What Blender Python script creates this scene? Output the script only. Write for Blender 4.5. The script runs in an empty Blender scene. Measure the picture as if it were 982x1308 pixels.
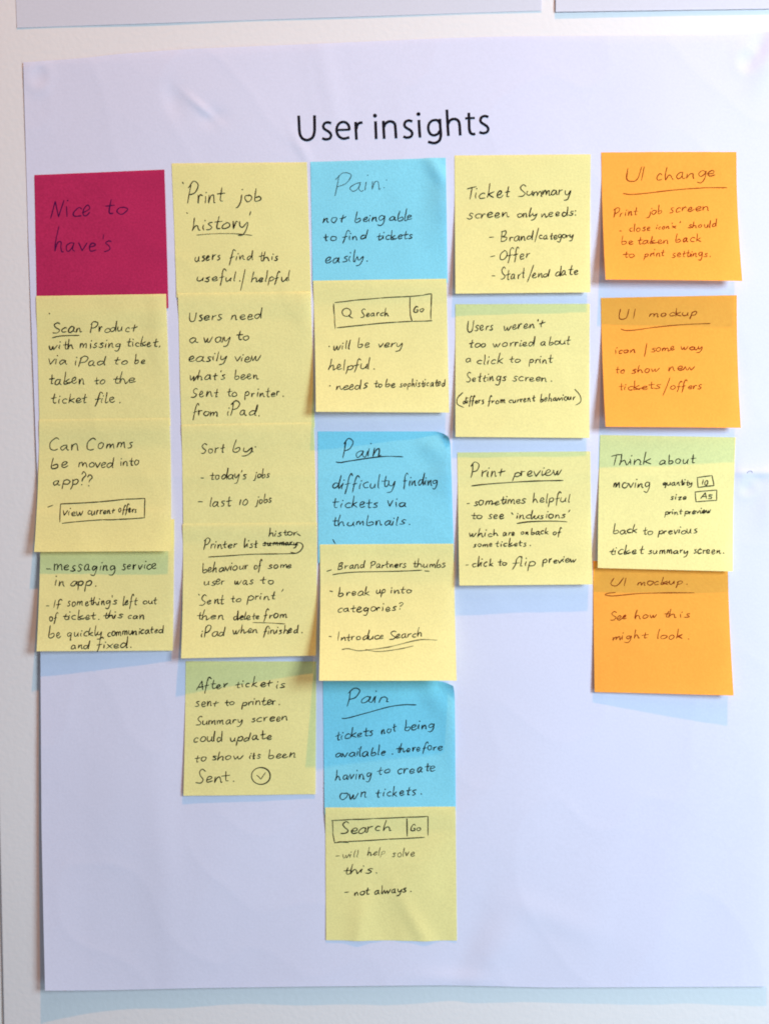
import bpy, math, random
from mathutils import Vector, Matrix, noise

# ------------------------------------------------------------------ camera
S = bpy.context.scene
COL = S.collection
W, H = 982.0, 1308.0            # size of the photograph, used as a ruler for placing things on the wall
F = 1130.0                      # focal length in the same ruler units
MM = 0.001
U = 0.444 * MM                  # one ruler unit on the wall, in metres

cam_d = bpy.data.cameras.new('camera')
cam = bpy.data.objects.new('camera', cam_d)
COL.objects.link(cam)
S.camera = cam
cam_d.sensor_fit = 'VERTICAL'
cam_d.sensor_height = 36.0
cam_d.lens = 36.0 * F / H
cam_d.clip_start = 0.01
cam_d.clip_end = 50
YAW, PITCH = math.radians(2.6), math.radians(-1.9)
fwd = Vector((-math.sin(YAW) * math.cos(PITCH), math.cos(YAW) * math.cos(PITCH), math.sin(PITCH)))
right = fwd.cross(Vector((0, 0, 1))).normalized()
up = right.cross(fwd).normalized()
CAM = -fwd * (F * U)            # the camera looks at the origin, half a metre away
rot = Matrix((right, up, -fwd)).transposed()
cam.matrix_world = Matrix.Translation(CAM) @ rot.to_4x4()


def P(px, py, h=0.0):
    """Point on the plane h metres in front of the wall (the wall is the XZ plane)."""
    d = fwd * F + right * (px - W / 2) - up * (py - H / 2)
    t = (-h - CAM.y) / d.y
    return CAM + d * t


def to_px(p):
    q = p - CAM
    z = q.dot(fwd)
    return (W / 2 + F * q.dot(right) / z, H / 2 - F * q.dot(up) / z)


# ------------------------------------------------------------------ world, light, exposure
world = bpy.data.worlds.new('World')
S.world = world
world.use_nodes = True
bg = world.node_tree.nodes['Background']
bg.inputs[0].default_value = (0.88, 0.92, 1.0, 1)
bg.inputs[1].default_value = 0.15


def lamp(name, kind, loc, target, energy, color, **kw):
    d = bpy.data.lights.new(name, kind)
    d.energy = energy
    d.color = color
    for k, v in kw.items():
        setattr(d, k, v)
    o = bpy.data.objects.new(name, d)
    o.location = loc
    o.rotation_euler = (Vector(target) - Vector(loc)).to_track_quat('-Z', 'Y').to_euler()
    COL.objects.link(o)
    return o


# daylight from a window to the right, and a small warm ceiling spot high above
lamp('window_light', 'AREA', (0.86, -0.74, 0.25), (0.05, 0.0, -0.10), 14.6, (0.69, 0.905, 1.0),
     shape='RECTANGLE', size=0.32, size_y=0.40)
# added low fill with no real source, lifts the poster's lower right
lamp('low_fill_light', 'AREA', (0.80, -0.62, -0.50), (0.15, 0.0, -0.25), 3.0, (0.58, 0.87, 1.0),
     shape='RECTANGLE', size=0.40, size_y=0.40)
lamp('overhead_fill_light', 'AREA', (0.25, -0.80, 1.50), (0.0, 0.0, 0.0), 3.2, (0.84, 0.93, 1.0),  # added soft fill from above, stands in for ceiling bounce
     shape='RECTANGLE', size=0.5, size_y=0.5)
lamp('ceiling_spot', 'SPOT', (0.36, -0.62, 2.05), (0.0, 0.0, 0.0), 168.0, (1.0, 0.36, 0.03),
     shadow_soft_size=0.016, spot_size=math.radians(60), spot_blend=0.4)

S.view_settings.view_transform = 'Standard'
S.view_settings.look = 'None'
S.view_settings.exposure = 0.0
S.view_settings.gamma = 1.0
S.render.engine = 'CYCLES'
S.cycles.pixel_filter_type = 'BLACKMAN_HARRIS'
S.cycles.filter_width = 1.9
S.cycles.max_bounces = 6
S.cycles.use_denoising = True


# ------------------------------------------------------------------ materials
def mat(name):
    m = bpy.data.materials.new(name)
    m.use_nodes = True
    nt = m.node_tree
    nt.nodes.clear()
    return m, nt, nt.nodes.new('ShaderNodeOutputMaterial')


def node(nt, kind, **ins):
    n = nt.nodes.new(kind)
    for k, v in ins.items():
        k = k.replace('_', ' ')
        n.inputs[k].default_value = v
    return n


def paper_mat(name, col, transl=0.15, mottle=0.06, scale=900.0, bump=0.25, coarse=None):
    """Diffuse paper: fibres as fine relief and mottling, some light passes through the sheet."""
    m, nt, out = mat(name)
    L = nt.links
    tc = nt.nodes.new('ShaderNodeTexCoord')
    n1 = node(nt, 'ShaderNodeTexNoise', Scale=scale, Detail=3.0, Roughness=0.65)
    n2 = node(nt, 'ShaderNodeTexNoise', Scale=coarse or 45.0, Detail=2.0, Roughness=0.5)
    L.new(tc.outputs['Object'], n1.inputs['Vector'])
    L.new(tc.outputs['Object'], n2.inputs['Vector'])
    mr = nt.nodes.new('ShaderNodeMapRange')
    mr.inputs['From Min'].default_value = 0.3
    mr.inputs['From Max'].default_value = 0.7
    mr.inputs['To Min'].default_value = 1 - mottle
    mr.inputs['To Max'].default_value = 1 + mottle
    L.new(n1.outputs['Fac'], mr.inputs['Value'])
    mr2 = nt.nodes.new('ShaderNodeMapRange')
    mr2.inputs['From Min'].default_value = 0.3
    mr2.inputs['From Max'].default_value = 0.7
    mr2.inputs['To Min'].default_value = 1 - mottle * 0.35
    mr2.inputs['To Max'].default_value = 1 + mottle * 0.35
    L.new(n2.outputs['Fac'], mr2.inputs['Value'])
    mul = nt.nodes.new('ShaderNodeMath')
    mul.operation = 'MULTIPLY'
    L.new(mr.outputs[0], mul.inputs[0])
    L.new(mr2.outputs[0], mul.inputs[1])
    vm = nt.nodes.new('ShaderNodeVectorMath')
    vm.operation = 'SCALE'
    vm.inputs[0].default_value = col
    L.new(mul.outputs[0], vm.inputs['Scale'])
    bp = node(nt, 'ShaderNodeBump', Strength=bump, Distance=0.0004)
    L.new(n1.outputs['Fac'], bp.inputs['Height'])
    df = nt.nodes.new('ShaderNodeBsdfDiffuse')
    tr = nt.nodes.new('ShaderNodeBsdfTranslucent')
    mx = nt.nodes.new('ShaderNodeMixShader')
    mx.inputs[0].default_value = transl
    L.new(vm.outputs[0], df.inputs['Color'])
    L.new(vm.outputs[0], tr.inputs['Color'])
    L.new(bp.outputs[0], df.inputs['Normal'])
    L.new(df.outputs[0], mx.inputs[1])
    L.new(tr.outputs[0], mx.inputs[2])
    L.new(mx.outputs[0], out.inputs['Surface'])
    return m


def ink_mat(name, col, see=0.18):
    """Pen ink: soaks into the paper, thin where the pen ran dry."""
    m, nt, out = mat(name)
    L = nt.links
    tc = nt.nodes.new('ShaderNodeTexCoord')
    n1 = node(nt, 'ShaderNodeTexNoise', Scale=260.0, Detail=3.0, Roughness=0.6)
    L.new(tc.outputs['Object'], n1.inputs['Vector'])
    mr = nt.nodes.new('ShaderNodeMapRange')
    mr.inputs['From Min'].default_value = 0.35
    mr.inputs['From Max'].default_value = 0.7
    mr.inputs['To Min'].default_value = see * 0.4
    mr.inputs['To Max'].default_value = min(0.9, see * 2.0)
    L.new(n1.outputs['Fac'], mr.inputs['Value'])
    df = nt.nodes.new('ShaderNodeBsdfDiffuse')
    df.inputs['Color'].default_value = (*col, 1)
    tp = nt.nodes.new('ShaderNodeBsdfTransparent')
    mx = nt.nodes.new('ShaderNodeMixShader')
    L.new(mr.outputs[0], mx.inputs[0])
    L.new(df.outputs[0], mx.inputs[1])
    L.new(tp.outputs[0], mx.inputs[2])
    L.new(mx.outputs[0], out.inputs['Surface'])
    return m


M = {
    'yellow': paper_mat('yellow_note_paper', (0.93, 0.85, 0.385)),
    'blue': paper_mat('blue_note_paper', (0.28, 0.76, 0.96), mottle=0.07),
    'orange': paper_mat('orange_note_paper', (1.10, 0.46, 0.078), transl=0.16),
    'magenta': paper_mat('magenta_note_paper', (0.54, 0.031, 0.125), mottle=0.12),
    'poster': paper_mat('white_plotter_paper', (0.755, 0.76, 0.965), transl=0.1, mottle=0.022, scale=700, bump=0.12, coarse=14),
    'sheet': paper_mat('white_sheet_paper', (0.70, 0.71, 0.84), transl=0.1, mottle=0.02, scale=700, bump=0.1, coarse=14),
    'ink': ink_mat('black_pen_ink', (0.020, 0.018, 0.013), 0.12),
    'ink_faint': ink_mat('faint_black_pen_ink', (0.03, 0.027, 0.02), 0.34),
    'ink_orange': ink_mat('black_pen_ink_soaked_in_orange', (0.27, 0.028, 0.008), 0.22),
    'ink_magenta': ink_mat('black_pen_ink_soaked_in_magenta', (0.075, 0.008, 0.075), 0.2),
    'print': ink_mat('printed_black', (0.012, 0.011, 0.018), 0.02),
}


def wall_mat(name, col, relief=0.22):
    m, nt, out = mat(name)
    L = nt.links
    tc = nt.nodes.new('ShaderNodeTexCoord')
    n1 = node(nt, 'ShaderNodeTexNoise', Scale=330.0, Detail=4.0, Roughness=0.55)
    n2 = node(nt, 'ShaderNodeTexNoise', Scale=9.0, Detail=3.0)
    vo = node(nt, 'ShaderNodeTexVoronoi', Scale=420.0)
    vo.feature = 'SMOOTH_F1'
    for n in (n1, n2, vo):
        L.new(tc.outputs['Object'], n.inputs['Vector'])
    add = nt.nodes.new('ShaderNodeMath')
    add.operation = 'MULTIPLY_ADD'
    add.inputs[1].default_value = 0.5
    L.new(vo.outputs['Distance'], add.inputs[0])
    L.new(n1.outputs['Fac'], add.inputs[2])
    bp = node(nt, 'ShaderNodeBump', Strength=relief, Distance=0.0007)
    L.new(add.outputs[0], bp.inputs['Height'])
    mr = nt.nodes.new('ShaderNodeMapRange')
    mr.inputs['To Min'].default_value = 0.97
    mr.inputs['To Max'].default_value = 1.03
    L.new(n2.outputs['Fac'], mr.inputs['Value'])
    vm = nt.nodes.new('ShaderNodeVectorMath')
    vm.operation = 'SCALE'
    vm.inputs[0].default_value = col
    L.new(mr.outputs[0], vm.inputs['Scale'])
    b = nt.nodes.new('ShaderNodeBsdfPrincipled')
    b.inputs['Roughness'].default_value = 0.75
    b.inputs['Specular IOR Level'].default_value = 0.15
    L.new(vm.outputs[0], b.inputs['Base Color'])
    L.new(bp.outputs[0], b.inputs['Normal'])
    L.new(b.outputs[0], out.inputs['Surface'])
    return m


M['wall'] = wall_mat('white_textured_wall_paint', (0.80, 0.785, 0.835), 0.13)
M['trim'] = wall_mat('white_gloss_trim_paint', (0.80, 0.84, 0.88), 0.05)
M['putty'] = wall_mat('grey_putty', (0.30, 0.30, 0.33), 0.1)


# ------------------------------------------------------------------ mesh helpers
def obj(name, verts, faces, material, parent=None, smooth=True):
    me = bpy.data.meshes.new(name)
    me.from_pydata([tuple(v) for v in verts], [], faces)
    me.materials.append(material)
    if smooth:
        me.polygons.foreach_set('use_smooth', [True] * len(me.polygons))
    me.update()
    o = bpy.data.objects.new(name, me)
    COL.objects.link(o)
    if parent is not None:
        o.parent = parent
        o.matrix_parent_inverse = parent.matrix_world.inverted()
    return o


def grid_faces(nu, nv):
    f = []
    for j in range(nv):
        for i in range(nu):
            a = j * (nu + 1) + i
            f.append((a, a + nu + 1, a + nu + 2, a + 1))
    return f


def lerp(a, b, t):
    return a + (b - a) * t


def piecewise(pts, x):
    if x <= pts[0][0]:
        return pts[0][1]
    for (x0, y0), (x1, y1) in zip(pts, pts[1:]):
        if x <= x1:
            t = (x - x0) / (x1 - x0)
            return lerp(y0, y1, t)
    return pts[-1][1]


def smooth(pts, x):
    """Piecewise curve smoothed by averaging around x."""
    return sum(piecewise(pts, x + d) * w for d, w in ((-24, .1), (-12, .2), (0, .4), (12, .2), (24, .1)))


# ------------------------------------------------------------------ the wall
def wall_edge(y):
    return 0.4 + (y - 1120) * 0.022


wv, wf = [], []
rows = [-900, -300, 0, 400, 800, 1000, 1120, 1220, 1308, 1500, 2200]
prof = [(0.0, -2.4), (0.0, -0.9), (0.3, -0.35), (0.9, -0.06), (2.0, 0.0)]     # rounded arris at the wall's left end
for y in rows:
    base = P(wall_edge(y), y)
    for dx, dy in prof:
        wv.append((base.x + dx * 0.6 * MM, -dy * 1.0 * MM, base.z))
    wv.append((1.6, 0.0, base.z))
n = len(prof) + 1
for j in range(len(rows) - 1):
    for i in range(n - 1):
        wf.append((j * n + i, (j + 1) * n + i, (j + 1) * n + i + 1, j * n + i + 1))
wall = obj('wall', wv, wf, M['wall'])
wall['kind'] = 'structure'

# the paler boarding that the wall butts against, set a little back
e0, e1 = P(wall_edge(-900), -900), P(wall_edge(2200), 2200)
side = obj('side_panel', [(e0.x - 1.2, 0.0016, e0.z), (e1.x - 1.2, 0.0016, e1.z), (e1.x + 0.004, 0.0016, e1.z), (e0.x + 0.004, 0.0016, e0.z)],
           [(0, 1, 2, 3)], M['trim'])
side['kind'] = 'structure'

# ------------------------------------------------------------------ the poster
L_EDGE = [(80, 30), (180, 33), (300, 36.5), (400, 40), (560, 46), (640, 49.5), (720, 51), (830, 52), (1060, 53.5), (1180, 56), (1265, 58)]
T_EDGE = [(20, 80.5), (60, 77.5), (110, 74), (150, 69), (240, 62.5), (400, 56), (560, 49), (640, 46.5), (860, 45.5), (935, 44.5), (990, 39)]
B_EDGE = [(50, 1265.5), (130, 1265), (260, 1262), (400, 1260), (560, 1258.5), (620, 1259.5), (700, 1261.5), (990, 1260)]


def gauss(x, y, cx, cy, sx, sy, ang=0.0):
    dx, dy = x - cx, y - cy
    c, s = math.cos(ang), math.sin(ang)
    a, b = (dx * c + dy * s) / sx, (-dx * s + dy * c) / sy
    return math.exp(-0.5 * (a * a + b * b))


def poster_h(x, y):
    """Height of the poster over the wall, in ruler units."""
    h = 2.2
    v = max(0.0, (y - 420) / 845.0)
    lift = piecewise([(40, 13.0), (62, 11.5), (110, 9.0), (200, 6.5), (330, 5.0), (600, 4.2), (760, 5.0), (990, 5.2)], x)
    h += lift * v ** 1.9
    h += 1.7 * noise.noise(Vector((x / 260.0, y / 340.0, 1.3)))
    h += 0.75 * noise.noise(Vector((x / 120.0, y / 170.0, 7.3)))
    # faint handling creases: ridges of folded noise
    q = noise.noise(Vector((x / 105.0 + 4.0, y / 120.0 - x / 300.0, 5.7)))
    q2 = noise.noise(Vector((x / 62.0 - y / 200.0, y / 75.0, 11.2)))
    h += 0.28 * math.exp(-abs(q) * 8.0) + 0.07 * math.exp(-abs(q2) * 8.0) - 0.1
    # shallow vertical buckles in the loose lower part
    k = min(1.0, max(0.0, (y - 830) / 250.0))
    h += k * 1.5 * noise.noise(Vector((x / 95.0 + y / 420.0, y / 300.0, 3.1)))
    h += k * 1.1 * gauss(x, y, 205, 1060, 16, 120, -0.06)
    h += 1.5 * gauss(x, y, 632, 1215, 17, 40, 0.55) - 0.9 * gauss(x, y, 600, 1205, 14, 60, 0.3)
    h += 1.3 * gauss(x, y, 585, 1252, 36, 9, 0.05)
    h += 0.8 * gauss(x, y, 705, 1172, 45, 12, 0.35) + 0.8 * gauss(x, y, 560, 1080, 14, 60, 0.7)
    # horizontal fold, and the pinched crinkles above the headings
    fy = 608.5 - (x - 225) * 0.0058
    h += (0.35 + 1.5 * min(1.0, max(0.0, (x - 936) / 10.0))) * math.exp(-abs(y - fy) / 11.0)
    h += 0.9 * min(1.0, max(0.0, (x - 936) / 8.0)) * math.exp(-abs(y - fy) / 4.0)
    h += 1.0 * gauss(x, y, 258, 138, 20, 3.2, 0.72) - 0.9 * gauss(x, y, 272, 150, 11, 8) - 0.9 * gauss(x, y, 222, 128, 9, 15, -0.3)
    h += 0.8 * gauss(x, y, 385, 190, 4, 22, -0.5) + 0.8 * gauss(x, y, 418, 100, 10, 60, -0.2)
    # where putty presses from behind: a dimple with a raised rim
    for cx, cy, sx, sy, a in ((50, 97, 13, 17, -.3), (952, 78, 13, 16, .2), (953, 624, 11, 11, 0)):
        r = math.sqrt(((x - cx) / sx) ** 2 + ((y - cy) / sy) ** 2)
        h += 0.5 * math.exp(-((r - 1.0) / 0.5) ** 2) - 0.5 * math.exp(-r * r * 1.2)
    h += 3.0 * gauss(x, y, 988, 66, 12, 30, 0.45) - 1.6 * gauss(x, y, 968, 62, 7, 22, 0.45)
    h += 1.8 * gauss(x, y, 987, 640, 12, 26, 0.2) - 0.7 * gauss(x, y, 963, 612, 9, 7)
    return max(0.8, h)


PX0, PX1, PY0, PY1, NX, NY = 20.0, 995.0, 30.0, 1275.0, 244, 450
HG = [[poster_h(lerp(PX0, PX1, i / NX), lerp(PY0, PY1, j / NY)) for i in range(NX + 1)] for j in range(NY + 1)]


def hp(x, y):
    fx = min(NX - 1e-6, max(0.0, (x - PX0) / (PX1 - PX0) * NX))
    fy = min(NY - 1e-6, max(0.0, (y - PY0) / (PY1 - PY0) * NY))
    i, j = int(fx), int(fy)
    a, b = fx - i, fy - j
    return lerp(lerp(HG[j][i], HG[j][i + 1], a), lerp(HG[j + 1][i], HG[j + 1][i + 1], a), b)


verts = []
NU, NV = 240, 440
for j in range(NV + 1):
    for i in range(NU + 1):
        u, v = i / NU, j / NV
        yt0 = 80 + v * 1185
        xl = smooth(L_EDGE, yt0)
        xr = lerp(992, 984, v)
        x = lerp(xl, xr, u)
        y = lerp(smooth(T_EDGE, x), smooth(B_EDGE, x), v)
        verts.append(P(x, y, hp(x, y) * U))
poster = obj('poster', verts, grid_faces(NU, NV), M['poster'])
poster['label'] = 'large creased white paper poster headed User insights, holding all the sticky notes'
poster['category'] = 'poster'


def sheet(corners, label, lift):
    tl, tr, br, bl = corners
    vs = []
    nu, nv = 60, 30
    for j in range(nv + 1):
        for i in range(nu + 1):
            u, v = i / nu, j / nv
            x = lerp(lerp(tl[0], tr[0], u), lerp(bl[0], br[0], u), v)
            y = lerp(lerp(tl[1], tr[1], u), lerp(bl[1], br[1], u), v)
            h = 0.75 + lerp(lift[0], lift[1], u) * v ** 3 + 0.4 * noise.noise(Vector((x / 130, y / 130, 9.1)))
            vs.append(P(x, y, max(0.4, h) * U))
    o = obj('paper_sheet', vs, grid_faces(nu, nv), M['sheet'])
    o['label'] = label
    o['category'] = 'paper sheet'
    o['group'] = 'white sheets hanging above the poster'
    return o


sheet([(11, -330), (694, -335), (691.5, 13.5), (22, 35.5)], 'wide blank white sheet above the magenta, yellow and blue notes, on the left', (0.0, 0.0))
sheet([(712, -335), (1180, -338), (1176, 8.5), (709.5, 15)], 'blank white sheet above the orange notes, its lower edge standing off the wall', (1.8, 0.8))

# ------------------------------------------------------------------ pen strokes
GLYPHS = {
    'a': (1.1, ["0.82,0.85 0.45,1.0 0.1,0.6 0.15,0.1 0.5,0.05 0.8,0.5 0.85,0.95 0.84,0.3 1.08,0.0"]),
    'b': (0.95, ["0.12,2.0 0.08,1.0 0.12,0.1 0.5,-0.02 0.85,0.35 0.65,0.8 0.18,0.55"]),
    'c': (0.85, ["0.75,0.85 0.45,1.0 0.1,0.55 0.3,0.03 0.8,0.12"]),
    'd': (1.05, ["0.75,0.85 0.4,0.95 0.08,0.5 0.25,0.02 0.65,0.25 0.86,1.0 0.92,2.0 0.88,0.9 0.92,0.0 1.02,0.05"]),
    'e': (0.9, ["0.1,0.45 0.6,0.55 0.7,0.85 0.4,1.0 0.1,0.55 0.3,0.02 0.85,0.2"]),
    'f': (0.75, ["0.85,1.8 0.6,2.1 0.36,1.6 0.3,0.5 0.18,-0.75", "0.0,0.75 0.7,0.9"]),
    'g': (0.95, ["0.75,0.85 0.4,1.0 0.08,0.6 0.3,0.15 0.7,0.45 0.84,0.95 0.82,-0.2 0.55,-0.9 0.05,-0.75"]),
    'h': (0.95, ["0.12,2.0 0.1,1.0 0.08,0.0 0.08,0.0 0.17,0.6 0.5,0.95 0.7,0.6 0.75,0.0 0.93,0.06"]),
    'i': (0.42, ["0.15,0.95 0.12,0.4 0.2,0.0", "0.2,1.45 0.24,1.55"]),
    'j': (0.5, ["0.35,0.95 0.32,0.0 0.2,-0.7 -0.15,-0.85", "0.4,1.5 0.43,1.6"]),
    'k': (0.95, ["0.12,2.0 0.1,1.0 0.1,0.0", "0.75,1.0 0.15,0.5 0.15,0.5 0.45,0.32 0.92,0.0"]),
    'l': (0.4, ["0.15,2.0 0.1,1.0 0.12,0.1 0.27,0.0"]),
    'm': (1.35, ["0.08,0.95 0.1,0.0 0.1,0.0 0.2,0.7 0.45,0.95 0.6,0.6 0.6,0.05 0.6,0.05 0.75,0.75 1.0,0.95 1.12,0.5 1.16,0.0 1.3,0.05"]),
    'n': (0.98, ["0.08,0.95 0.1,0.0 0.1,0.0 0.25,0.75 0.55,0.95 0.7,0.5 0.75,0.0 0.93,0.06"]),
    'o': (1.0, ["0.5,1.0 0.12,0.7 0.15,0.15 0.5,0.0 0.85,0.35 0.75,0.85 0.45,1.02"]),
    'p': (0.92, ["0.14,0.9 0.12,0.0 0.08,-0.95", "0.1,0.7 0.5,1.02 0.82,0.65 0.6,0.15 0.15,0.13"]),
    'q': (1.0, ["0.8,0.85 0.4,1.0 0.08,0.5 0.35,0.05 0.78,0.6", "0.85,0.95 0.82,0.0 0.8,-0.95 0.98,-0.75"]),
    'r': (0.72, ["0.1,0.95 0.12,0.0 0.12,0.0 0.22,0.7 0.66,0.95"]),
    's': (0.82, ["0.75,0.92 0.45,1.05 0.2,0.75 0.5,0.5 0.7,0.25 0.4,-0.02 0.0,0.1"]),
    't': (0.78, ["0.4,1.6 0.36,0.6 0.44,0.05 0.75,0.1", "0.0,0.93 0.82,1.05"]),
    'u': (1.0, ["0.1,0.95 0.1,0.3 0.35,0.0 0.7,0.3 0.8,0.95 0.78,0.3 0.95,0.0"]),
    'v': (0.82, ["0.0,0.95 0.35,0.0 0.35,0.0 0.78,1.02"]),
    'w': (1.2, ["0.0,0.95 0.2,0.1 0.35,0.05 0.55,0.8 0.65,0.1 0.8,0.03 1.15,1.0"]),
    'x': (0.8, ["0.05,0.95 0.7,0.0", "0.72,0.95 0.0,0.0"]),
    'y': (0.92, ["0.08,0.95 0.15,0.35 0.45,0.2 0.82,0.92 0.77,0.1 0.55,-0.75 0.05,-0.9"]),
    'z': (0.85, ["0.05,0.9 0.7,0.92 0.7,0.92 0.1,0.05 0.1,0.05 0.82,0.07"]),
    'A': (1.1, ["0.0,0.0 0.6,1.9 0.6,1.9 1.0,0.0", "0.15,0.65 1.05,0.78"]),
    'B': (1.1, ["0.15,1.75 0.12,0.0", "0.0,1.7 0.75,1.85 0.75,1.2 0.18,0.98 0.18,0.98 0.98,0.8 0.8,0.12 0.05,0.0"]),
    'C': (1.25, ["1.25,1.75 0.8,2.0 0.15,1.3 0.2,0.3 0.75,-0.02 1.15,0.12"]),
    'G': (1.15, ["0.9,1.5 0.5,1.8 0.08,1.1 0.25,0.2 0.8,0.2 0.92,0.8 0.92,0.8 0.55,0.82", "0.92,0.8 0.95,0.1"]),
    'I': (0.45, ["0.12,1.9 0.1,0.0"]),
    'N': (1.2, ["0.1,0.0 0.12,1.9 0.12,1.9 0.92,0.05 0.92,0.05 1.05,1.9"]),
    'O': (1.2, ["0.6,1.8 0.1,1.2 0.2,0.1 0.7,0.0 1.1,0.8 0.9,1.6 0.5,1.82"]),
    'P': (1.1, ["0.22,1.9 0.17,0.9 0.12,-0.1", "0.0,1.6 0.5,2.1 1.1,1.8 0.85,1.1 0.2,0.85"]),
    'S': (1.05, ["1.0,1.75 0.65,2.0 0.25,1.6 0.5,1.1 0.95,0.6 0.7,0.05 0.1,0.1"]),
    'T': (1.1, ["0.6,1.8 0.55,0.0", "0.0,1.7 0.6,1.85 1.25,1.95"]),
    'U': (1.2, ["0.1,1.9 0.08,0.6 0.4,0.0 0.85,0.25 1.02,1.9"]),
    '?': (0.8, ["0.05,1.5 0.35,1.9 0.7,1.5 0.42,1.0 0.35,0.6", "0.35,0.02 0.38,0.1"]),
    "'": (0.28, ["0.16,1.95 0.1,1.5"]),
    '.': (0.7, ["0.5,0.02 0.55,0.1"]),
    ',': (0.7, ["0.55,0.12 0.42,-0.4"]),
    ':': (0.45, ["0.22,0.1 0.25,0.2", "0.25,1.05 0.28,1.15"]),
    '1': (0.5, ["0.2,1.6 0.14,0.0"]),
    '0': (1.0, ["0.55,1.5 0.12,1.0 0.2,0.1 0.6,0.0 0.9,0.7 0.8,1.3 0.5,1.5"]),
    '5': (0.9, ["0.85,1.6 0.25,1.55 0.25,1.55 0.18,0.95 0.18,0.95 0.75,0.9 0.75,0.2 0.1,0.05"]),
}
ALT = {     # other ways the same hand writes the letter
    't': [(0.8, ["0.38,1.35 0.32,0.4 0.38,0.0", "0.0,0.75 0.5,0.85 0.85,1.05"]),
          (0.8, ["0.42,1.75 0.36,0.5 0.4,0.02 0.7,0.12", "0.05,1.0 0.75,0.98"])],
    'e': [(0.88, ["0.08,0.4 0.45,0.5 0.66,0.8 0.42,1.05 0.12,0.7 0.15,0.15 0.5,0.0 0.86,0.3"])],
    's': [(0.75, ["0.62,1.0 0.35,1.0 0.18,0.8 0.45,0.55 0.6,0.25 0.35,0.0 0.05,0.05"])],
    'n': [(0.95, ["0.1,0.95 0.13,0.0 0.13,0.0 0.35,0.8 0.6,0.9 0.68,0.4 0.8,0.0 0.95,0.1"])],
    'a': [(1.1, ["0.75,0.95 0.35,0.92 0.08,0.45 0.3,0.0 0.65,0.3 0.8,0.9 0.78,0.3 0.95,0.0 1.08,0.08"])],
    'r': [(0.7, ["0.1,1.0 0.14,0.0 0.14,0.0 0.25,0.8 0.45,1.0 0.66,0.85"])],
    'o': [(0.98, ["0.55,0.95 0.2,0.95 0.08,0.4 0.4,0.0 0.8,0.25 0.85,0.8 0.5,1.0"])],
    'h': [(0.95, ["0.16,2.05 0.1,0.9 0.1,0.0 0.1,0.0 0.3,0.8 0.55,0.85 0.68,0.4 0.8,0.0 0.93,0.05"])],
    'd': [(1.0, ["0.7,0.8 0.35,0.92 0.06,0.45 0.3,0.0 0.7,0.4 0.85,1.2 0.88,2.0 0.84,0.8 0.9,0.02"])],
}


def parse(s):
    return [tuple(float(c) for c in p.split(',')) for p in s.split()]


GLYPHS = {k: (w, [parse(s) for s in st]) for k, (w, st) in GLYPHS.items()}
ALT = {k: [(w, [parse(s) for s in st]) for w, st in v] for k, v in ALT.items()}


def curve(pts, step):
    """Catmull-Rom through the points; a doubled point is a sharp corner."""
    if len(pts) == 2:
        return [pts[0], ((pts[0][0] + pts[1][0]) / 2, (pts[0][1] + pts[1][1]) / 2), pts[1]]
    out = []
    n = len(pts)
    for i in range(n - 1):
        p1, p2 = pts[i], pts[i + 1]
        d = math.dist(p1, p2)
        if d < 1e-5:
            continue
        p0 = pts[i - 1] if i > 0 else (2 * p1[0] - p2[0], 2 * p1[1] - p2[1])
        p3 = pts[i + 2] if i + 2 < n else (2 * p2[0] - p1[0], 2 * p2[1] - p1[1])
        m = max(2, min(9, int(d / step)))
        for k in range(m):
            t = k / m
            t2, t3 = t * t, t * t * t
            out.append(tuple(0.5 * (2 * p1[a] + (p2[a] - p0[a]) * t + (2 * p0[a] - 5 * p1[a] + 4 * p2[a] - p3[a]) * t2
                                    + (3 * p1[a] - p0[a] - 3 * p2[a] + p3[a]) * t3) for a in (0, 1)))
    out.append(pts[-1])
    return out


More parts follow.
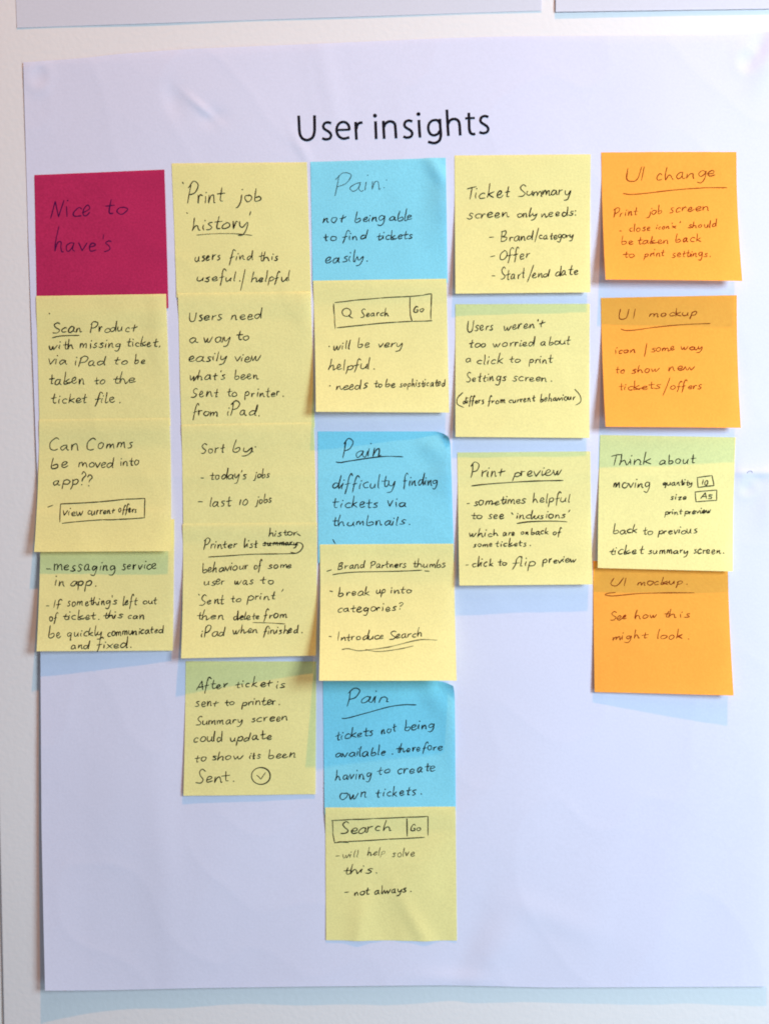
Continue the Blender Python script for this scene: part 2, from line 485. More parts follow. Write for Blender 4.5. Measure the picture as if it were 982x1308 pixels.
class Pen:
    """Collects ribbons; surf maps a ruler position and a height offset to a point in the room."""

    def __init__(self, surf, seed, width=1.4):
        self.surf, self.v, self.f, self.k = surf, [], [], 0
        self.rnd = random.Random(seed)
        self.width = width

    def stroke(self, pts, w=None, taper=True, raw=False, step=1.3):
        c = pts if raw else curve(pts, step)
        q = [c[0]]
        for p in c[1:]:
            if math.dist(p, q[-1]) > 0.12:
                q.append(p)
        if len(q) < 2:
            q.append((q[0][0] + 0.5, q[0][1] + 0.3))
        w = (w or self.width) / 2
        n = len(q)
        self.k += 1
        off = 0.12 + 0.004 * (self.k % 12)
        base = len(self.v)
        ph = self.rnd.uniform(0, 50)
        for i, p in enumerate(q):
            a, b = q[max(0, i - 1)], q[min(n - 1, i + 1)]
            dx, dy = b[0] - a[0], b[1] - a[1]
            L = math.hypot(dx, dy) or 1
            nx, ny = -dy / L, dx / L
            ww = w
            if taper:
                ww *= 0.93 + 0.42 * noise.noise(Vector((ph + i * 0.22, 0.5, 0)))
                if i == n - 1:
                    ww *= 0.55
                if i == 0:
                    ww *= 0.8
            self.v.append(self.surf(p[0] + nx * ww, p[1] + ny * ww, off))
            self.v.append(self.surf(p[0] - nx * ww, p[1] - ny * ww, off))
        for i in range(n - 1):
            a = base + 2 * i
            self.f.append((a, a + 1, a + 3, a + 2))
        if taper:     # rounded ends
            for (i, j, sgn) in ((0, 1, -1), (n - 1, n - 2, -1)):
                p, o = q[i], q[j]
                L = math.dist(p, o) or 1
                ex, ey = (p[0] - o[0]) / L, (p[1] - o[1]) / L
                r = w * (0.7 if i == 0 else 0.45)
                t = len(self.v)
                self.v.append(self.surf(p[0] + ex * r, p[1] + ey * r, off))
                a = base + 2 * i
                self.f.append((a, a + 1, t) if i == 0 else (a + 1, a, t))

    def dot(self, x, y, r=1.0):
        pts = [(x + r * math.cos(t * math.pi / 4), y + r * math.sin(t * math.pi / 4)) for t in range(8)]
        b = len(self.v)
        self.v += [self.surf(px, py, 0.2) for px, py in pts]
        self.f.append(tuple(range(b, b + 8)))

    def word(self, text, xl, xr, bl, br, xh, slant=0.11):
        """Write text between xl and xr, baseline from bl to br, small letters xh high."""
        R = self.rnd
        items, x = [], 0.0
        for i, ch in enumerate(text):
            g = GLYPHS[ch]
            if ch in ALT and (ch != 't' or i == len(text) - 1) and R.random() < 0.5:
                g = R.choice(ALT[ch])
            if ch == 't' and i + 1 < len(text) and text[i + 1] == 'h':
                g = (0.62, GLYPHS['t'][1])
            items.append((g, x))
            x += g[0] * R.uniform(0.84, 1.16) + 0.1
        x0 = min(p[0] + slant * p[1] + gx for (g, gx) in items for s in g[1] for p in s)
        x1 = max(p[0] + slant * p[1] + gx for (g, gx) in items for s in g[1] for p in s)
        sx = (xr - xl) / max(0.3, x1 - x0)
        for gi, (g, gx) in enumerate(items):
            ch = text[gi]
            nxt = items[gi + 1] if gi + 1 < len(items) else None
            join = (nxt is not None and ch in 'acdehiklmntuo' and text[gi + 1] in 'eiuvwy' and R.random() < 0.5)
            kx, ky = R.uniform(0.86, 1.08), R.uniform(0.82, 1.14)
            dy = R.uniform(-0.1, 0.1)
            sl = slant + R.uniform(-0.05, 0.05)
            for si, s in enumerate(g[1]):
                if join and si == 0 and s[-1][1] < 0.35:
                    n0 = nxt[0][1][0][0]
                    if n0[1] <= 1.0:
                        s = s + [(nxt[1] - gx + n0[0] * 0.9, n0[1] * 0.92)]
                q = []
                prev = None
                loose = 0.066
                for (a, b) in s:
                    if prev == (a, b):
                        q.append(q[-1])
                        continue
                    prev = (a, b)
                    a2 = a * kx + sl * b + R.uniform(-loose, loose)
                    b2 = (0.88 * b if b < 1 else 0.88 + (b - 1) * 1.1) * ky + dy + R.uniform(-loose, loose)
                    X = xl + (gx + a2 - x0) * sx
                    t = (X - xl) / max(1e-6, xr - xl)
                    q.append((X, lerp(bl, br, t) - b2 * xh))
                if len(s) == 2 and math.dist(s[0], s[1]) < 0.2:
                    self.dot(q[0][0], q[0][1], self.width * 0.58)
                else:
                    self.stroke(q)


# ------------------------------------------------------------------ sticky notes
class Note:
    def __init__(self, colour, corners, lift, layer, label, ink='ink', press=0.15, power=1.8, curl=None, buckle=(), corner=None, width=1.55, on=(), sag=0.35):
        self.lift, self.layer, self.on = lift, layer, on
        self.press, self.power, self.buckle, self.corner, self.sag = press, power, buckle, corner, sag
        self.seed = int(corners[0][0] * 7 + corners[0][1])
        tl, tr, br, bl = corners
        self.c = []
        for (x, y), l in zip((tl, tr), (0, 0)):
            self.c.append(P(x, y, self.base(x, y) * U))
        for (x, y), l in zip((br, bl), (lift[1], lift[0])):
            self.c.append(P(x, y, (self.base(x, y) + l) * U))
        self.px = corners
        self.count = 0
        self.ink, self.width = M[ink], width
        N = 44
        vs = []
        for j in range(N + 1):
            v = (j / N)
            v = 0.012 * j if j < 2 else lerp(0.024, 1.0, (j - 2) / (N - 2))
            for i in range(N + 1):
                vs.append(self.at(i / N, v))
        o = obj('sticky_note', vs, grid_faces(N, N), M[colour])
        o['label'] = label
        o['category'] = 'sticky note'
        o['group'] = 'sticky notes on the poster'
        self.o = o

    def base(self, x, y):
        h = hp(x, y) + 0.35
        for o in self.on:                              # lies on another note
            p = P(x, y, 0.0)
            u, v = o.inv(p.x, p.z)
            if -0.04 < u < 1.04 and -0.02 < v < 1.03:
                t = o.base(x, y) + o.extra(min(1, max(0, u)), min(1, max(0.013, v))) + 0.4
                h = max(h, t)
            elif -0.14 < u < 1.14 and -0.08 < v < 1.16:   # bridging down from its edge
                d = max(-u - .04, u - 1.04, 0) / .10 + max(v - 1.03, -v - .02, 0) / .13
                t = o.base(x, y) + o.extra(min(1, max(0, u)), min(1, max(0.013, v))) + 0.4
                h = max(h, lerp(t, h, min(1, d) ** 1.0))
        return h

    def extra(self, u, v):
        """Height above the poster in ruler units."""
        t = max(0.0, (v - self.press) / (1 - self.press))
        h = lerp(self.lift[0], self.lift[1], u) * t ** self.power
        if v < 0.012:                                  # the top edge dips onto what lies beneath
            h -= 0.30 * (1 - v / 0.012)
        w = min(1.0, v * 3) if v < 0.5 else 1.0
        h += self.sag * w * noise.noise(Vector((u * 2.2 + self.seed, v * 2.0, self.seed * 0.37)))
        h += self.sag * 0.4 * w * noise.noise(Vector((u * 6 + self.seed, v * 5.0, self.seed * 0.11)))
        for (cu, cv, su, sv, a, amp) in self.buckle:
            h += amp * gauss(u, v, cu, cv, su, sv, a)
        return max(h, 0.05 if v >= 0.012 else -0.2)

    def at(self, u, v, off=0.0):
        a, b, c, d = self.c
        p = a.lerp(b, u).lerp(d.lerp(c, u), v)
        flat = Vector((p.x, 0, p.z))
        dx = dz = ex = 0.0
        if self.corner:                                # top right corner bent over
            r, amount = self.corner
            k = max(0.0, (u - (1 - r)) / r + (r - v) / r - 1.0)
            dx, dz, ex = -amount * 0.35 * k * k, -amount * k * k, amount * 1.0 * k ** 1.5
        x, y = to_px(flat)
        h = (self.base(x, y) + self.extra(u, v) + ex + off) * U
        return Vector((p.x + dx * U, -h, p.z + dz * U))

    def inv(self, X, Z):
        a, b, c, d = self.c
        u, v = 0.5, 0.5
        for _ in range(4):
            p = a.lerp(b, u).lerp(d.lerp(c, u), v)
            pu = (b - a).lerp(c - d, v)
            pv = (d - a).lerp(c - b, u)
            ex, ez = X - p.x, Z - p.z
            det = pu.x * pv.z - pv.x * pu.z
            u += (ex * pv.z - pv.x * ez) / det
            v += (pu.x * ez - ex * pu.z) / det
        return u, v

    def surf(self, px, py, off):
        h = (self.base(px, py)) * U
        for _ in range(3):
            q = P(px, py, h)
            u, v = self.inv(q.x, q.z)
            x, y = to_px(Vector((q.x, 0, q.z)))
            h = (self.base(x, y) + self.extra(min(1, max(0, u)), min(1, max(0.013, v))) + off) * U
        return P(px, py, h)

    def crop(self, x0, y0, w):
        """The following strokes are given in units of 1/982 of w, from x0, y0."""
        self.ox, self.oy, self.s = x0, y0, w / 982.0
        return self

    def line(self, name, *items, faint=False):
        """One written line or drawing as one part. Items: words, or ('~', points) for a drawn stroke, or ('.', x, y)."""
        self.count += 1
        pen = Pen(self.surf, self.seed + self.count, self.width * (0.85 if faint else 1.0))
        s, ox, oy = self.s, self.ox, self.oy
        for it in items:
            if it[0] == '~':
                pen.stroke([(ox + a * s, oy + b * s) for a, b in it[1]], step=2.5)
            elif it[0] == '|':                         # straight, cornered
                pts = [(ox + a * s, oy + b * s) for a, b in it[1]]
                for a, b in zip(pts, pts[1:]):
                    m = ((a[0] + b[0]) / 2 + pen.rnd.uniform(-.35, .35), (a[1] + b[1]) / 2 + pen.rnd.uniform(-.35, .35))
                    pen.stroke([a, m, b], step=4)
            elif it[0] == '*':
                pen.dot(ox + it[1] * s, oy + it[2] * s, 0.95)
            else:
                t, xl, xr, bl, br, xh = it
                pen.word(t, ox + xl * s, ox + xr * s, oy + bl * s, oy + br * s, xh * s)
        m = M['ink_faint'] if faint else self.ink
        return obj(name, pen.v, pen.f, m, self.o, smooth=False)


HW, UL, DR = 'handwritten_line', 'underline', 'drawn_box'

# ---- first column
n = Note('magenta', [(44.3, 223.5), (210.3, 216.5), (215.5, 393.5), (47.5, 394)], (0.3, 0.6), 0,
         "dark magenta sticky note headed Nice to have's, the only magenta one", ink='ink_magenta', sag=0.5, width=1.6).crop(30, 200, 200)
n.line(HW, ('Nice', 175, 430, 388, 365, 66), ('to', 520, 650, 362, 360, 58))
n.line(HW, ("have's", 200, 550, 600, 598, 68))

n4 = Note('yellow', [(52, 664), (223, 663), (221, 831), (47, 832)], (11, 4), 0,
          "yellow sticky note about a messaging service in the app, lowest of the left column", press=.1).crop(30, 690, 200)
n4.line(HW, ('~', [(145, 180), (160, 180), (175, 182)]), ('messaging', 193, 578, 192, 190, 40), ('service', 620, 835, 185, 180, 38))
n4.line(HW, ('in', 203, 263, 290, 290, 38), ('app.', 300, 455, 288, 286, 36))
n4.line(HW, ('~', [(145, 412), (163, 412)]), ('If', 193, 243, 422, 420, 27), ("something's", 275, 588, 415, 400, 30), ('left', 625, 720, 410, 402, 30), ('out', 755, 840, 402, 400, 27))
n4.line(HW, ('of', 165, 218, 505, 505, 30), ('ticket.', 250, 478, 500, 498, 29), ('this', 505, 628, 490, 488, 27), ('can', 660, 758, 492, 492, 28))
n4.line(HW, ('be', 163, 240, 612, 610, 36), ('quickly', 280, 495, 605, 600, 31), ('communicated', 530, 880, 603, 580, 29))
n4.line(HW, ('and', 303, 415, 682, 680, 31), ('fixed.', 465, 680, 680, 672, 32))

n2 = Note('yellow', [(46.5, 378), (212.5, 375.5), (218, 544), (51, 545)], (0.5, 0.8), 1,
          'yellow sticky note reading Scan Product with missing ticket, just below the magenta note', on=[n],
          buckle=[(0.93, 0.25, .05, .25, 0, 1.0)]).crop(30, 370, 200)
n2.line(HW, ('Scan', 185, 370, 272, 270, 38), ('Product', 420, 715, 270, 262, 36))
n2.line(UL, ('~', [(183, 302), (230, 291), (300, 287), (353, 287)]))
n2.line(HW, ('with', 165, 320, 375, 368, 33), ('missing', 358, 612, 365, 363, 31), ('ticket,', 648, 860, 355, 355, 30))
n2.line(HW, ('via', 162, 272, 467, 467, 36), ('iPad', 328, 515, 478, 472, 36), ('to', 570, 655, 468, 468, 30), ('be', 700, 770, 466, 466, 32))
n2.line(HW, ('taken', 165, 388, 595, 590, 37), ('to', 447, 512, 590, 590, 29), ('the', 565, 700, 585, 585, 34))
n2.line(HW, ('ticket', 180, 408, 715, 705, 34), ('file.', 450, 610, 710, 708, 34))
n2.line('ink_speck', ('*', 165, 150))

n3 = Note('yellow', [(50.5, 536), (217, 534), (218.5, 704), (44, 705)], (10, 9.5), 2,
          'yellow sticky note asking if comms can be moved into the app, with drawn button', on=[n2, n4]).crop(30, 530, 200)
n3.line(HW, ('Can', 172, 350, 222, 218, 40), ('Comms', 403, 688, 216, 205, 38))
n3.line(HW, ('be', 178, 283, 332, 330, 38), ('moved', 350, 568, 330, 328, 36), ('into', 612, 728, 318, 318, 33))
n3.line(HW, ('app??', 188, 440, 440, 440, 40))
n3.line(DR, ('~', [(155, 578), (187, 566)]), ('|', [(235, 558), (480, 545), (640, 528), (763, 523), (760, 645)]),
        ('|', [(235, 558), (230, 672)]), ('|', [(245, 680), (330, 670), (500, 657), (600, 655), (762, 645)]))
n3.line(HW, ('view', 250, 380, 630, 630, 33), ('current', 405, 578, 628, 618, 28), ('offers', 600, 712, 612, 610, 27))

# ---- second column
m1 = Note('yellow', [(219.5, 208.5), (392, 207), (397.5, 380), (226, 380)], (0.6, 0.4), 0,
          "yellow sticky note headed Print job 'history', topmost of the second column", sag=.5).crop(215, 200, 190)
m1.line(HW, ('~', [(95, 168), (102, 182)]), ('Print', 130, 370, 308, 300, 58), ('job', 445, 618, 298, 290, 48))
m1.line(HW, ('~', [(122, 370), (130, 376)]), ('history', 158, 522, 490, 470, 52), ('~', [(545, 362), (537, 388)]))
m1.line(UL, ('~', [(188, 518), (260, 512), (350, 508), (450, 510), (555, 520)]), faint=True)
m1.line(HW, ('users', 180, 345, 690, 682, 36), ('find', 405, 565, 690, 680, 36), ('this', 600, 730, 685, 685, 34))
m1.line(HW, ('useful.', 195, 478, 825, 822, 36), ('~', [(508, 745), (495, 810), (478, 885)]), ('helpful', 550, 803, 828, 820, 35))

m2 = Note('yellow', [(227.5, 374.5), (397, 372.5), (402, 546), (232, 547)], (0.5, 0.5), 1,
          "yellow sticky note reading Users need a way to easily view what's been sent",
          buckle=[(0.95, 0.1, .06, .12, 0, 1.2)], on=[m1]).crop(220, 370, 190)
m2.line(HW, ('Users', 115, 328, 210, 200, 38), ('need', 393, 592, 197, 195, 36))
m2.line(HW, ('a', 118, 170, 348, 348, 44), ('way', 210, 385, 345, 345, 36), ('to', 425, 507, 335, 332, 35))
m2.line(HW, ('easily', 113, 362, 475, 465, 38), ('view', 415, 582, 478, 470, 36))
m2.line(HW, ("what's", 120, 352, 597, 592, 35), ('been', 415, 567, 590, 588, 33))
m2.line(HW, ('Sent', 125, 312, 712, 705, 36), ('to', 362, 427, 705, 705, 31), ('printer.', 478, 735, 705, 705, 34))
m2.line(HW, ('from', 138, 305, 832, 832, 36), ('iPad.', 368, 582, 832, 832, 40))

m3 = Note('yellow', [(232, 542.5), (401, 539.5), (404.5, 672), (234.5, 672)], (0.4, 0.4), 2,
          "yellow sticky note reading Sort by today's jobs, last 10 jobs", sag=.3, on=[m2]).crop(220, 535, 190)
m3.line(HW, ('Sort', 190, 353, 228, 220, 36), ('by:', 403, 550, 220, 220, 36))
m3.line(HW, ('~', [(190, 390), (210, 391)]), ("today's", 250, 492, 402, 398, 36), ('jobs', 535, 645, 390, 388, 29))
m3.line(HW, ('~', [(172, 547), (203, 547)]), ('last', 250, 390, 580, 572, 37), ('10', 443, 500, 570, 570, 28), ('jobs', 548, 657, 560, 550, 30))

m4 = Note('yellow', [(233.5, 669), (405, 667.5), (403.5, 837.5), (231.5, 841)], (15, 7), 3,
          'yellow sticky note headed Printer list history, with the word summary crossed out', on=[m3]).crop(225, 665, 190)
m4.line(HW, ('Printer', 183, 405, 187, 178, 32), ('list', 450, 545, 178, 176, 29), ('summary', 572, 800, 165, 162, 26), ('histor', 615, 800, 105, 98, 26),
        ('~', [(798, 85), (808, 92), (822, 100)]))
m4.line('crossing_out', ('~', [(572, 152), (680, 150), (760, 158), (805, 160)]), ('~', [(795, 145), (825, 148), (838, 170), (820, 200), (790, 216), (755, 208)]))
m4.line(UL, ('~', [(215, 240), (350, 232), (500, 222), (650, 220), (795, 217)]))
m4.line(HW, ('behaviour', 178, 480, 345, 318, 31), ('of', 518, 570, 322, 322, 29), ('some', 605, 765, 320, 312, 27))
m4.line(HW, ('user', 187, 325, 430, 418, 33), ('was', 387, 515, 420, 418, 30), ('to', 560, 645, 418, 416, 28))
m4.line(HW, ('~', [(150, 485), (155, 495)]), ('Sent', 155, 322, 560, 545, 35), ('to', 365, 428, 540, 538, 29), ('print', 470, 662, 525, 520, 33), ('~', [(708, 452), (697, 470)]))
m4.line(HW, ('then', 143, 315, 655, 652, 31), ('delete', 383, 550, 655, 650, 29), ('from', 580, 733, 650, 640, 30))
m4.line(UL, ('~', [(507, 673), (600, 675), (720, 682)]), faint=True)
m4.line(HW, ('iPad', 170, 325, 770, 758, 32), ('when', 380, 540, 750, 740, 29), ('finished.', 578, 835, 752, 738, 30))

m5 = Note('yellow', [(237.5, 844.5), (404, 845), (403, 1014.5), (234.5, 1016.5)], (3.5, 1.6), 0,
          'yellow sticky note reading After ticket is sent to printer, with a circled tick').crop(225, 840, 190)
m5.line(HW, ('After', 135, 345, 212, 202, 36), ('ticket', 395, 640, 200, 192, 31), ('is', 665, 720, 200, 198, 32))
m5.line(HW, ('sent', 128, 283, 325, 322, 34), ('to', 327, 385, 315, 313, 28), ('printer.', 435, 687, 318, 310, 32))
m5.line(HW, ('Summary', 133, 440, 445, 432, 30), ('screen', 498, 735, 425, 415, 31))
m5.line(HW, ('could', 120, 312, 557, 553, 35), ('update', 360, 638, 555, 538, 34))
m5.line(HW, ('to', 122, 205, 687, 685, 31), ('show', 238, 440, 680, 668, 33), ('its', 488, 560, 668, 666, 29), ('been', 612, 790, 665, 660, 32))
m5.line(HW, ('Sent.', 133, 390, 832, 818, 42))
m5.line('drawn_circled_tick', ('~', [(560 + 62 * math.cos(a * math.pi / 6 - 1.7), 781 + 56 * math.sin(a * math.pi / 6 - 1.7)) for a in range(14)]),
        ('~', [(533, 776), (545, 786), (560, 803), (560, 803), (575, 780), (592, 757)]))

# ---- third column
b1 = Note('blue', [(396.5, 206.5), (569, 201.5), (571.5, 361), (399.5, 364)], (0.5, 0.5), 0,
          'light blue sticky note about not being able to find tickets, topmost of its column', sag=.5,
          buckle=[(0.93, 0.10, .035, .10, -0.5, 2.6), (1.04, 0.36, .10, .18, 0, 4.5)]).crop(390, 195, 190)
b1.line(HW, ('Pain:', 198, 538, 275, 240, 62), faint=True)
b1.line(HW, ('not', 120, 270, 465, 460, 38), ('being', 330, 522, 460, 450, 34), ('able', 555, 708, 450, 445, 36))
b1.line(HW, ('to', 122, 205, 585, 583, 29), ('find', 248, 412, 580, 572, 33), ('tickets', 473, 710, 575, 568, 30))
b1.line(HW, ('easily.', 137, 413, 730, 712, 38))

b3 = Note('blue', [(406, 551), (574.5, 551), (580, 718), (406.5, 719)], (0.6, 0.6), 0,
          'blue sticky note about difficulty finding tickets via thumbnails, its top right corner curled', corner=(.13, 7), press=.05, power=1.2,
          buckle=[(0.86, 0.13, .07, .05, 0.6, 1.6), (1.04, 0.28, .11, .16, 0, 4.5)]).crop(395, 540, 195)
b3.line(HW, ('Pain', 218, 465, 222, 210, 52))
b3.line(UL, ('~', [(172, 252), (200, 256), (260, 246), (400, 225), (500, 216), (603, 219)]))
b3.line(HW, ('difficulty', 153, 550, 425, 415, 42), ('finding', 605, 825, 408, 400, 38))
b3.line(HW, ('tickets', 152, 440, 550, 545, 37), ('via', 503, 630, 535, 542, 36))
b3.line(HW, ('thumbnails.', 148, 650, 665, 655, 34))
b3.line('pen_mark', ('~', [(152, 750), (158, 762), (167, 778)]))

b2 = Note('yellow', [(400, 358.5), (570, 356), (573.5, 527), (403.5, 526)], (15, 9), 1,
          'yellow sticky note with a drawn search box, between the upper two blue notes', on=[b1]).crop(390, 350, 190)
b2.line(DR, ('|', [(195, 188), (330, 172), (500, 158), (640, 150), (770, 141), (832, 130), (829, 230), (828, 300)]),
        ('|', [(835, 308), (700, 312), (600, 318), (400, 335), (208, 355)]), ('|', [(187, 198), (193, 280), (198, 362)]),
        ('~', [(690, 155), (690, 220), (694, 280), (705, 310)]))
b2.line('drawn_magnifier', ('~', [(272 + 29 * math.cos(a * math.pi / 5 - 1.5), 253 + 27 * math.sin(a * math.pi / 5 - 1.5)) for a in range(12)]), ('~', [(285, 272), (298, 284), (314, 291)]))
b2.line(HW, ('Search', 365, 550, 285, 275, 28))
b2.line(HW, ('Go', 715, 785, 258, 248, 27))
b2.line(HW, ('*', 158, 478), ('will', 187, 298, 500, 495, 34), ('be', 348, 428, 485, 483, 32), ('very', 482, 640, 488, 480, 34))
b2.line(HW, ('helpful.', 155, 460, 635, 622, 35))
b2.line(HW, ('*', 163, 738), ('needs', 205, 410, 768, 755, 34), ('to', 455, 510, 748, 746, 27), ('be', 530, 598, 748, 746, 28), ('sophisticated', 622, 925, 745, 738, 27))

b5 = Note('blue', [(412.5, 870), (580.5, 869), (582, 1035), (414.5, 1040)], (1.2, 1.2), 0,
          'deep blue sticky note about tickets not being available, lowest of the three blue ones', corner=(.17, 6),
          buckle=[(0.85, 0.14, .05, .09, -0.6, 1.8), (1.04, 0.42, .09, .16, 0, 4.0)]).crop(400, 860, 190)
b5.line(HW, ('Pain', 225, 495, 212, 185, 48))
b5.line(UL, ('~', [(190, 298), (230, 295), (360, 260), (500, 222), (600, 208), (680, 209)]))
b5.line(HW, ('tickets', 150, 398, 440, 412, 35), ('not', 450, 552, 405, 385, 34), ('being', 607, 800, 378, 360, 34))
b5.line(HW, ('available', 152, 480, 555, 540, 33), ('*', 523, 533), ('therefore', 550, 852, 525, 505, 31))
b5.line(HW, ('having', 147, 388, 705, 690, 38), ('to', 425, 507, 668, 655, 31), ('create', 560, 805, 665, 642, 38))
b5.line(HW, ('own', 178, 360, 835, 820, 42), ('tickets.', 417, 715, 820, 800, 34))

b4 = Note('yellow', [(408.5, 695.5), (579, 694.5), (583, 869.5), (407.5, 869.5)], (36, 30), 1,
          'pale yellow sticky note headed Brand Partners thumbs, bowed well off the poster', press=.05, power=1.7, on=[b3]).crop(400, 690, 190)
b4.line(HW, ('~', [(90, 205), (122, 195)]), ('Brand', 163, 345, 195, 182, 29), ('Partners', 378, 615, 185, 178, 27), ('thumbs', 660, 872, 180, 180, 27))
b4.line(UL, ('~', [(130, 228), (190, 218), (300, 210), (560, 205), (718, 198)]), ('~', [(735, 203), (768, 205)]))
b4.line(HW, ('~', [(110, 335), (130, 340)]), ('break', 170, 375, 370, 362, 32), ('up', 418, 480, 352, 350, 31), ('into', 513, 650, 352, 348, 30))
b4.line(HW, ('categories', 167, 548, 475, 466, 32), ('?', 570, 597, 455, 455, 26))
b4.line(HW, ('~', [(105, 635), (122, 637)]), ('Introduce', 165, 467, 665, 650, 30), ('Search', 503, 722, 655, 635, 31))
b4.line(UL, ('~', [(190, 722), (230, 716), (300, 730), (380, 722), (500, 705), (640, 670), (720, 656), (818, 660)]), ('~', [(345, 722), (430, 735), (560, 720), (662, 698)]), faint=True)

b6 = Note('yellow', [(415.5, 1031.5), (581.5, 1030.5), (583.5, 1201.5), (416.5, 1201)], (0.8, 0.8), 1,
          'yellow sticky note with a drawn Search Go box, lowest of the third column', sag=.4,
          buckle=[(0.25, 0.95, .05, .22, 0.1, 1.5), (0.48, 1.0, .05, .2, -0.2, -1.0), (0.7, 0.9, .04, .22, -0.5, 1.3), (0.9, 1.0, .05, .2, 0, -0.8)], on=[b5]).crop(400, 1020, 190)
b6.line(DR, ('|', [(122, 145), (260, 138), (400, 132), (620, 123), (757, 118), (757, 245)]), ('|', [(127, 145), (130, 230), (143, 292)]),
        ('|', [(140, 292), (230, 284), (500, 268), (735, 256)]), ('|', [(165, 286), (235, 291)]), ('|', [(618, 132), (620, 250)]))
b6.line(HW, ('Search', 183, 512, 238, 212, 42))
b6.line(HW, ('Go', 645, 710, 215, 213, 24))
b6.line(HW, ('~', [(150, 380), (175, 378)]), ('will', 195, 298, 393, 385, 27), ('help', 358, 478, 380, 372, 29), ('solve', 520, 668, 385, 378, 30), faint=True)
b6.line(HW, ('this.', 207, 423, 498, 490, 33))
b6.line(HW, ('~', [(207, 620), (235, 617)]), ('not', 272, 375, 640, 630, 29), ('always.', 408, 645, 633, 612, 29))

# ---- fourth column
c1 = Note('yellow', [(580.5, 198.5), (754, 197), (753.5, 373.5), (581.5, 375)], (8.5, 7.5), 0,
          'yellow sticky note headed Ticket Summary, topmost of the fourth column').crop(570, 190, 195)
c1.line(HW, ('Ticket', 135, 412, 325, 310, 42), ('Summary', 463, 795, 305, 298, 34))
c1.line(HW, ('screen', 133, 402, 448, 440, 34), ('only', 458, 583, 440, 436, 31), ('needs:', 613, 833, 440, 430, 32))
c1.line(HW, ('~', [(275, 570), (305, 568)]), ('Brand', 350, 555, 597, 585, 34), ('~', [(592, 510), (580, 555), (568, 600)]), ('category', 597, 815, 582, 575, 27))
c1.line(HW, ('~', [(283, 695), (313, 688)]), ('Offer', 348, 540, 712, 703, 38))
c1.line(HW, ('~', [(293, 817), (313, 818)]), ('Start', 345, 508, 845, 828, 35), ('~', [(560, 748), (540, 805), (520, 858)]), ('end', 550, 660, 830, 828, 31), ('date', 703, 850, 820, 810, 35))

c2 = Note('yellow', [(581.5, 388.5), (753, 388), (752.5, 559.5), (581.5, 558)], (8, 7), 0,
          "yellow sticky note reading Users weren't too worried, with one line in brackets").crop(570, 380, 195)
c2.line(HW, ('Users', 135, 305, 218, 208, 36), ("weren't", 370, 632, 208, 190, 34))
c2.line(HW, ('too', 147, 250, 320, 318, 29), ('worried', 303, 568, 318, 310, 31), ('about', 608, 797, 308, 302, 32))
c2.line(HW, ('a', 128, 162, 415, 415, 28), ('click', 198, 368, 430, 425, 31), ('to', 405, 473, 420, 418, 28), ('print', 530, 685, 425, 420, 31))
c2.line(HW, ('Settings', 127, 385, 545, 532, 32), ('screen.', 423, 677, 540, 538, 32))
c2.line(HW, ('~', [(105, 612), (72, 645), (70, 685), (112, 708)]), ('differs', 108, 240, 685, 683, 25), ('from', 268, 378, 683, 680, 25),
        ('current', 403, 572, 680, 665, 24), ('behaviour', 603, 830, 672, 658, 25), ('~', [(825, 590), (858, 630), (862, 672), (830, 692)]))

c3 = Note('yellow', [(584, 578), (753.5, 576.5), (756.5, 746.5), (586.5, 748)], (11, 10), 0,
          'yellow sticky note with the underlined heading Print preview, lowest of the fourth column').crop(570, 565, 195)
c3.line(HW, ('Print', 160, 375, 225, 215, 42), ('preview', 427, 745, 222, 212, 36))
c3.line(UL, ('~', [(163, 280), (230, 272), (350, 262), (550, 250), (750, 245)]))
c3.line(HW, ('~', [(132, 395), (150, 392)]), ('sometimes', 177, 512, 408, 390, 30), ('helpful', 555, 793, 388, 383, 32))
c3.line(HW, ('to', 162, 228, 490, 490, 28), ('see', 267, 368, 492, 490, 30), ('~', [(418, 452), (428, 465)]), ('inclusions', 452, 765, 492, 485, 28), ('~', [(793, 435), (783, 450)]))
c3.line(UL, ('~', [(453, 522), (520, 512), (600, 508), (700, 507), (775, 511)]))
c3.line(HW, ('which', 148, 335, 608, 603, 26), ('are', 365, 440, 602, 602, 24), ('on', 480, 528, 592, 592, 20), ('back', 545, 655, 592, 592, 24), ('of', 688, 742, 595, 595, 24))
c3.line(HW, ('some', 172, 298, 675, 670, 22), ('tickets.', 318, 540, 672, 665, 24))
c3.line(HW, ('~', [(125, 790), (143, 788)]), ('click', 167, 303, 800, 797, 29), ('to', 333, 388, 795, 795, 25), ('flip', 425, 572, 798, 795, 33), ('preview', 617, 838, 780, 768, 27))

# ---- fifth column
OK_ = dict(ink='ink_orange', width=1.4)
d1 = Note('orange', [(767.5, 194.5), (940, 194), (947.5, 359), (773, 357)], (17, 17), 0,
          'bright orange sticky note headed UI change, curling off the poster at its foot', power=1.7, **OK_).crop(755, 185, 200)
d1.line(HW, ('UI', 215, 332, 240, 222, 50), ('change', 408, 775, 225, 198, 42))
d1.line(UL, ('~', [(200, 305), (250, 311), (350, 303), (500, 285), (700, 270), (850, 269)]))
d1.line(HW, ('Print', 140, 290, 455, 440, 32), ('job', 345, 445, 440, 432, 30), ('screen', 487, 737, 425, 410, 31))
d1.line(HW, ('~', [(175, 540), (190, 540)]), ('close', 238, 372, 545, 538, 25), ('icon', 407, 488, 530, 525, 19), ("'x'", 500, 560, 522, 522, 21), ('should', 605, 788, 522, 515, 23))
d1.line(HW, ('be', 190, 268, 625, 625, 27), ('taken', 290, 487, 622, 618, 26), ('back', 530, 688, 610, 608, 28))
d1.line(HW, ('to', 200, 270, 705, 705, 24), ('print', 328, 462, 705, 695, 26), ('settings.', 503, 748, 705, 700, 27))

